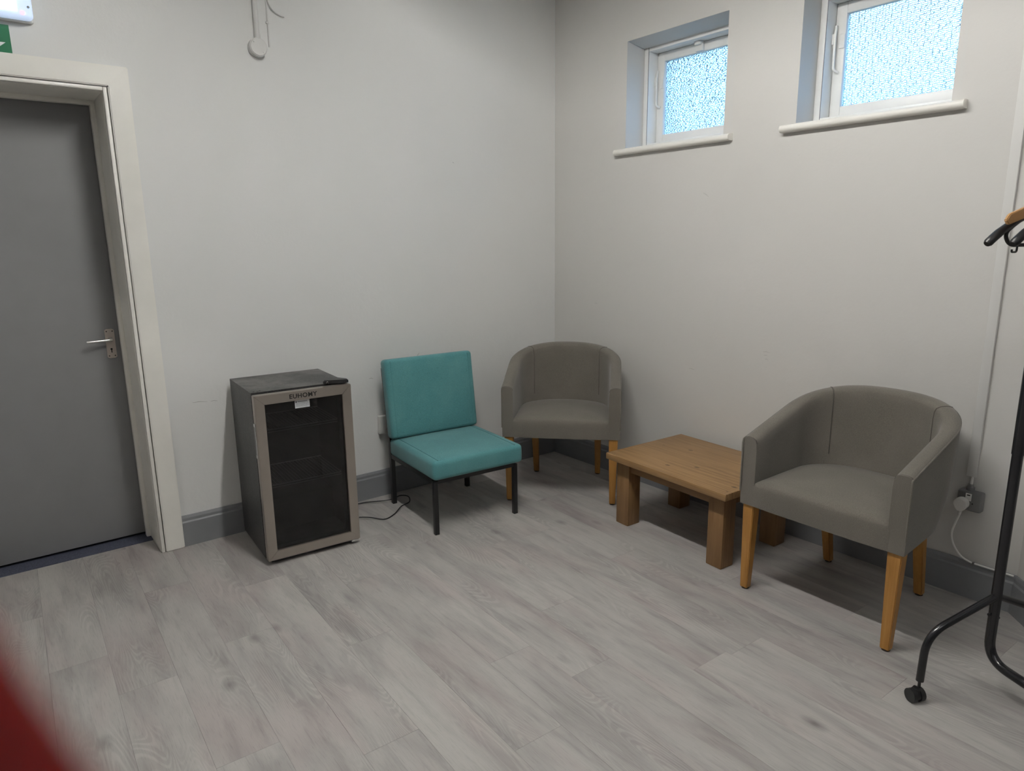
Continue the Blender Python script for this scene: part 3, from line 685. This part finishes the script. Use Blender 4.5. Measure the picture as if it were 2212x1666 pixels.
# ------------------------------------------------------------------ tub armchairs
def armchair(loc, rz, label):
    r = tag(empty('tub_armchair', loc, rz), label, 'armchair', 'grey tub armchairs')
    A_, N0, BK = 0.343, 0.31, 0.615
    def plan(s, off, offb):   # s in [-1,1]: left front .. back centre .. right front
        a = A_-off; b = BK-N0-offb; sg = 1 if s >= 0 else -1; q = 1-abs(s)       # q: 0 at front .. 1 at back centre
        if q < 0.38: return (sg*a, N0*q/0.38)
        ph = (q-0.38)/0.62*PI/2; m = 2/2.35
        return (sg*a*max(0.0, math.cos(ph))**m, N0+b*math.sin(ph)**m)
    def top(n): return 0.702 + 0.295*n
    NS = 64; cs = []
    SEAM = []
    rows = []
    T_, TB = 0.064, 0.078
    for i in range(NS+1):
        s = -1+2*i/NS
        on = plan(s, 0, 0); inn = plan(s, T_, TB); zt = top(on[1])
        def P(f, z, shrink=0.0):
            x = on[0]*(1-f)+inn[0]*f; y = on[1]*(1-f)+inn[1]*f
            k_ = shrink*min(1, on[1]/0.35)
            return Vector((x*(1-k_*0.5), y*(1-k_), z))
        row = [P(0.02, 0.402, 0.13), P(0.0, 0.46, 0.085), P(0.0, 0.56, 0.035), P(0.0, zt-0.024), P(0.015, zt-0.009), P(0.09, zt-0.001), P(0.35, zt+0.003), P(0.68, zt+0.001), P(0.90, zt-0.006), P(0.985, zt-0.020), P(1.02, zt-0.05), P(1.03, 0.56), P(1.02, 0.402, 0.10)]
        # gentle outward flare of the inner back
        rows.append(row)
    bm = B(); V = [[bm.verts.new(p_) for p_ in row] for row in rows]
    for a, b in zip(V, V[1:]):
        for j in range(len(a)-1): bm.faces.new((a[j], b[j], b[j+1], a[j+1]))
        bm.faces.new((a[-1], b[-1], b[0], a[0]))
    bm.faces.new(V[0]); bm.faces.new(V[-1][::-1])
    shell = obj('shell', bm, 'taupe_fabric', r, 50)
    # piping along the outer top edge and down the outer front edges
    bm = B()
    tube(bm, [rows[0][1]+Vector((0, -0.003, 0.0))] + [rows[0][2]+Vector((0, -0.003, 0)), rows[0][3]+Vector((0, -0.003, 0))] + [rw[4] for rw in rows] + [rows[-1][3]+Vector((0, -0.003, 0)), rows[-1][2]+Vector((0, -0.003, 0)), rows[-1][1]+Vector((0, -0.003, 0))], 0.0038, 6)
    obj('piping', bm, 'taupe_fabric', shell, 60)
    for rw in (rows[0], rows[-1]):
        bm = B(); tube(bm, [p_+Vector((0, 0.004, 0.0005)) for p_ in rw[4:10]], 0.0024, 6); obj('seam', bm, 'seam_thread', shell, 60)
    i0 = min(range(NS//2), key=lambda i_: abs(plan(-1+2*i_/NS, 0, 0)[0]+0.255))
    for i in (i0, NS-i0):
        bm = B(); tube(bm, [p_ for p_ in rows[i][4:12]], 0.0026, 6); obj('seam', bm, 'seam_thread', shell, 60)
    # seat
    out_ = []
    for i in range(NS+1):
        s = -1+2*i/NS; x, y = plan(s, T_-0.004, TB-0.004); out_.append(Vector((x, y, 0)))
    fl = [Vector((out_[-1].x*(1-2*t_), -0.006*(1-(2*t_-1)**4), 0)) for t_ in [k_/14 for k_ in range(1, 14)]]
    ring0 = out_ + fl; c0 = Vector((0, 0.26, 0))
    lay = [(0.402, 1.0), (0.430, 1.003), (0.470, 1.004), (0.492, 1.0), (0.505, 0.985), (0.513, 0.955), (0.521, 0.86), (0.530, 0.65), (0.535, 0.35)]
    bm = B(); L = []
    for z, sc in lay: L.append([bm.verts.new((c0.x+(p_.x-c0.x)*sc, c0.y+(p_.y-c0.y)*sc, z)) for p_ in ring0])
    for a, b in zip(L, L[1:]):
        for j in range(len(a)): bm.faces.new((a[j], a[(j+1) % len(a)], b[(j+1) % len(a)], b[j]))
    ct = bm.verts.new((0, 0.26, 0.536))
    for j in range(len(L[-1])): bm.faces.new((L[-1][j], L[-1][(j+1) % len(L[-1])], ct))
    bm.faces.new(L[0][::-1])
    obj('seat', bm, 'taupe_fabric', r, 60)
    # legs: tapered front pair, raked back pair, each on a dark glide
    def leg(xt, yt, xb, yb, wt, wb_, ztop):
        bm = B(); h = wt/2; g = wb_/2
        c = [(xb-g, yb-g, 0.006), (xb+g, yb-g, 0.006), (xb+g, yb+g, 0.006), (xb-g, yb+g, 0.006), (xt-h, yt-h, ztop), (xt+h, yt-h, ztop), (xt+h, yt+h, ztop), (xt-h, yt+h, ztop)]
        hexa(bm, c); bmesh.ops.bevel(bm, geom=bm.edges[:], offset=0.003, segments=2, affect='EDGES')
        lg = obj('leg', bm, 'beech_leg', r, 40)
        bm = B(); disc(bm, (xb, yb, 0.0), g*0.92, 0.007, (0, 0, 1), 14); obj('glide', bm, 'rubber_dark', lg)
    for sx in (-1, 1):
        leg(sx*0.306, 0.034, sx*0.306, 0.026, 0.052, 0.034, 0.404)
        leg(sx*0.205, 0.470, sx*0.205, 0.560, 0.046, 0.034, 0.404)
armchair((-0.692, -2.371, 0), math.radians(-90), 'grey tub armchair by the wall socket, its back to the windowed wall')
A0 = Vector((-0.852, -0.576)); ul = Vector((0.6914, -0.7225)); cl = A0 + ul*0.298
armchair((cl.x, cl.y, 0), math.atan2(ul.y, ul.x), 'grey tub armchair standing across the room corner beside the teal chair')

# ------------------------------------------------------------------ low pine table
def table():
    # local: x along depth (towards the wall), y along length
    a = math.radians(-2.6)
    r = tag(empty('coffee_table', (-0.345, -1.553, 0), a), 'low square-legged pine coffee table between the two tub armchairs', 'table')
    hx_, hy_, zt, th = 0.300, 0.396, 0.400, 0.034
    bm = B(); box(bm, (-hx_, -hy_, zt-th), (hx_, hy_, zt), 0.003, 2); obj('tabletop', bm, 'pine_top', r, 40)
    L = 0.090; ox, oy = 0.047, 0.040
    for sx in (-1, 1):
        for sy in (-1, 1):
            x = sx*(hx_-ox-L/2); y = sy*(hy_-oy-L/2)
            bm = B(); box(bm, (-L/2, -L/2, 0), (L/2, L/2, zt-th), 0.004, 2); obj('leg', bm, 'pine_leg', r, 40, (x, y, 0))
    xl = hx_-ox; yl = hy_-oy
    for sx in (-1, 1):
        bm = B(); box(bm, (sx*(xl-0.030)-0.012, -yl+L, zt-th-0.062), (sx*(xl-0.030)+0.012, yl-L, zt-th), 0.001); obj('apron', bm, 'pine_apron', r)
    for sy in (-1, 1):
        bm = B(); box(bm, (-xl+L, sy*(yl-0.030)-0.012, zt-th-0.062), (xl-L, sy*(yl-0.030)+0.012, zt-th), 0.001); obj('apron', bm, 'pine_apron', r)
table()

# ------------------------------------------------------------------ socket, plug, trunking, white cable
r = tag(empty('wall_socket', (WO, -2.684, 0.440)), 'grey metal-clad wall socket behind the tub armchair', 'socket')
bm = B(); box(bm, (-0.042, -0.046, -0.044), (0.0, 0.046, 0.042), 0.008, 3); obj('box', bm, 'socket_grey', r, 40)
bm = B(); box(bm, (-0.0435, -0.008, 0.002), (-0.042, 0.014, 0.034)); sw = obj('switch_label', bm, 'white_plastic', r)
bm = B(); box(bm, (-0.0442, -0.003, 0.024), (-0.0434, 0.009, 0.029)); obj('printed_mark', bm, 'ink_dark', sw)
bm = B(); disc(bm, (-0.0415, -0.014, -0.008), 0.003, 0.002, (-1, 0, 0), 12); obj('screw', bm, 'ink_dark', r)
bm = B(); disc(bm, (-0.018, 0.006, 0.040), 0.015, 0.016, (0, 0, 1), 16); disc(bm, (-0.018, 0.006, 0.055), 0.011, 0.014, (0, 0, 1), 16, 0.008); obj('gland', bm, 'socket_grey', r, 40)
bm = B(); tube(bm, [(-0.018, 0.006, 0.066), (-0.012, 0.008, 0.085), (-0.009, 0.008, 0.12)], 0.0055, 8); obj('feed_cable', bm, 'white_plastic', r, 60)
bm = B(); box(bm, (-0.016, -0.018, 0.540), (0.0, 0.018, HC), 0.002)
tag(obj('cable_trunking', bm, 'painted_conduit', None, 40, (WO, -2.672, 0)), 'white cable trunking running up the wall above the grey socket', 'trunking')
r = tag(empty('mains_plug', (WO-0.042, -2.662, 0.428)), 'white mains plug in the grey wall socket with its lead', 'plug')
bm = B()
prism(bm, [(0.026*math.cos(a_), 0.026*math.sin(a_)) for a_ in [math.radians(d_) for d_ in range(-25, 206, 11)]] + [(-0.016, -0.024), (-0.008, -0.032), (0.008, -0.032), (0.016, -0.024)], 0.0, 0.030, Matrix(((0, 0, -1, 0), (-1, 0, 0, 0), (0, 1, 0, 0), (0, 0, 0, 1))))
bmesh.ops.bevel(bm, geom=[e_ for e_ in bm.edges if all(v.co.x < -0.02 for v in e_.verts)], offset=0.004, segments=2, affect='EDGES')
obj('body', bm, 'white_plastic', r, 40)
lx = 0.042-WO
bm = B(); pts = [(-0.012, 0, -0.030), (-0.012, 0.002, -0.052), (0.010, 0.018, -0.095), (0.018, 0.031, -0.154), (0.022, 0.020, -0.205), (0.021, -0.012, -0.245), (0.019, -0.050, -0.260), (0.018, -0.090, -0.2610), (0.018, -0.150, -0.2610), (0.018, -0.210, -0.2610)]
tube(bm, spline(pts, 6), 0.0040, 8); obj('lead', bm, 'white_lead', r, 60)
bm = B(); tube(bm, [(-0.012, 0, -0.028), (-0.011, 0.003, -0.054)], [0.007, 0.005], 10); obj('strain_relief', bm, 'white_plastic', r, 60)
bm = B(); box(bm, (0.012, -0.068, -0.2655), (0.024, -0.060, -0.2555), 0.001); obj('cable_clip', bm, 'socket_grey', r)

# ------------------------------------------------------------------ garment rail
PP = Vector((-0.640, -2.992, 0)); fdir = Vector((-0.906, 0.423, 0)).normalized(); rdir = Vector((-0.423, -0.906, 0)).normalized()
def rack():
    r = tag(empty('garment_rail', PP), 'black metal garment rail on castors at the right edge', 'clothes rail')
    LEN = 1.25; R0 = 0.016
    for e_, sg in ((0.0, 1), (LEN, -1)):
        o_ = rdir*e_
        bm = B(); tube(bm, fillet([o_+Vector((0, 0, 0.86)), o_+Vector((0, 0, 0.30)), o_+Vector((0, 0, 0.115)), o_+rdir*sg*0.16+Vector((0, 0, 0.115)), o_+rdir*sg*LEN*0.5+Vector((0, 0, 0.115))], 0.11, 10), R0, 16); obj('pole', bm, 'rack_black', r, 60)
        bm = B(); tube(bm, [o_+Vector((0, 0, 0.85)), o_+Vector((0, 0, 1.62))], R0+0.002, 16); obj('sleeve', bm, 'rack_black', r, 60)
        for s in (-1, 1):
            fd = fdir*s
            bm = B(); tube(bm, fillet([o_+Vector((0, 0, 0.352)), o_+fd*0.262+Vector((0, 0, 0.245)), o_+fd*0.268+Vector((0, 0, 0.075))], 0.075, 10), 0.0125, 14); obj('foot', bm, 'rack_black', r, 60)
            c = o_+fd*0.268
            ax = Vector((0.90, -0.43, 0)).normalized()
            bm = B(); disc(bm, c+Vector((0, 0, 0.045)), 0.005, 0.035, (0, 0, 1), 10)
            wc = c + fd*0.010 + Vector((0, 0, 0.024))
            disc(bm, wc+ax*0.006, 0.0235, 0.016, ax, 24); disc(bm, wc-ax*0.024, 0.0235, 0.016, ax, 24)
            disc(bm, wc-ax*0.008, 0.020, 0.016, ax, 20); box(bm, wc+Vector((-0.013, -0.013, 0.010)), wc+Vector((0.013, 0.013, 0.026)), 0.004)
            obj('castor', bm, 'black_plastic', r, 40)
    bm = B(); tube(bm, fillet([Vector((0, 0, 1.60)), Vector((0, 0, 1.715)), rdir*LEN+Vector((0, 0, 1.715)), rdir*LEN+Vector((0, 0, 1.60))], 0.05, 8), 0.0125, 14); obj('top_rail', bm, 'rack_black', r, 60)
    for k_, zz in ((-1, 0.285), (1, 0.268)):
        bm = B(); disc(bm, Vector((0, 0, zz)) + fdir*(-k_)*0.013, 0.005, 0.010, fdir*(-k_), 10); obj('bolt', bm, 'black_metal', r)
rack()
ZR = 1.7275   # top of the rail
def hook(bm, z_neck, r_=0.0022):
    rr = 0.019
    pts = [Vector((0, 0, z_neck)), Vector((0, 0, ZR-0.035))] + [Vector((rr*math.cos(a_), 0, ZR-0.016+rr*math.sin(a_))) for a_ in [math.radians(d_) for d_ in range(-60, 211, 15)]][::-1][:18]
    pts = [Vector((0, 0, z_neck)), Vector((0.006, 0, ZR-0.050))] + [Vector((rr*math.cos(a_), 0, ZR-0.0165+rr*math.sin(a_))) for a_ in [math.radians(d_) for d_ in range(-50, 221, 15)]]
    tube(bm, pts, r_, 8)
def hanger(k, turn, kind, label):
    p_ = PP + rdir*k
    ang = math.atan2(fdir.y, fdir.x) + math.radians(turn)
    r = tag(empty('clothes_hanger', (p_.x, p_.y, 0), ang), label, 'hanger', 'hangers on the garment rail')
    if kind == 'black':
        bm = B(); zn = 1.640; half = 0.262
        for s in (-1, 1):
            arm = spline([(0, 0, zn), (s*0.07, 0, zn-0.018), (s*0.15, 0, zn-0.050), (s*0.215, 0, zn-0.086), (s*half, 0, zn-0.124)], 5)
            tube(bm, arm, [0.0085]*8+[0.010]*4+[0.012]*4+[0.013]*4+[0.009], 10)
        tube(bm, fillet([(-0.16, 0, zn-0.058), (-0.205, 0, zn-0.095), (-0.185, 0, zn-0.128), (0.185, 0, zn-0.128), (0.205, 0, zn-0.095), (0.16, 0, zn-0.058)], 0.03, 8), 0.0055, 8)
        for s in (-1, 1): tube(bm, fillet([(s*0.155, 0, zn-0.126), (s*0.155, 0, zn-0.148), (s*0.172, 0, zn-0.148), (s*0.172, 0, zn-0.140)], 0.006, 4), 0.003, 6)
        obj('body', bm, 'black_plastic', r, 60)
    else:
        bm = B(); zn = 1.664
        up_, dn = [], []
        prof = [(0.0, 0.014, 0.020), (0.03, 0.008, 0.020), (0.06, -0.006, 0.018), (0.11, -0.028, 0.017), (0.18, -0.056, 0.016), (0.245, -0.080, 0.015)]
        pts = [(x, zn+z+h) for x, z, h in prof] + [(0.255, zn-0.082)] + [(x, zn+z-h) for x, z, h in prof[::-1]]
        full = pts + [(-x, z) for x, z in pts[::-1] if x > 0]
        prism(bm, full, -0.006, 0.006, Matrix.Rotation(PI/2, 4, 'X'))
        bmesh.ops.bevel(bm, geom=bm.edges[:], offset=0.0025, segments=2, affect='EDGES')
        obj('body', bm, 'hanger_wood', r, 60)
    bm = B(); hook(bm, zn); obj('hook', bm, 'bright_chrome', r, 60)
hanger(0.036, -1, 'black', 'black plastic hanger furthest left on the garment rail')
hanger(0.074, 0, 'wood', 'wooden hanger between the two black plastic hangers')
hanger(0.114, 0, 'black', 'second black plastic hanger, nearer the right edge than the first')
hanger(0.156, 1, 'wood', 'wooden hanger furthest right on the garment rail')

# ------------------------------------------------------------------ fingertip at the lens
def px_point(px, py, d): return CAM + d*(fw + rt*((px-IMG_W/2)/FPX) - up*((py-IMG_H/2)/FPX))
d0 = 0.045
a = px_point(-460, 1255, d0); b = px_point(190, 2265, d0-0.001); ax = (b-a).normalized(); LN = 0.058
bm = B(); n_ = 28; pts, rad = [], []
for i in range(n_+1):
    t = i/n_; s = t*LN
    pts.append(a + ax*s - fw*0.004*t*t); 
    rr = 0.0075*(1-max(0, 1-s/0.0085)**2.2)**0.5 if s < 0.0085 else 0.0075 + 0.0010*min(1, (s-0.0085)/0.03) + 0.0004*math.exp(-((s-0.026)/0.005)**2)
    rad.append(max(rr, 0.0004))
tube(bm, pts, rad, 28)
fg = tag(obj('fingertip', bm, 'red_lit_skin', None, 180), 'blurred red fingertip close to the lens in the lower left corner', 'finger')
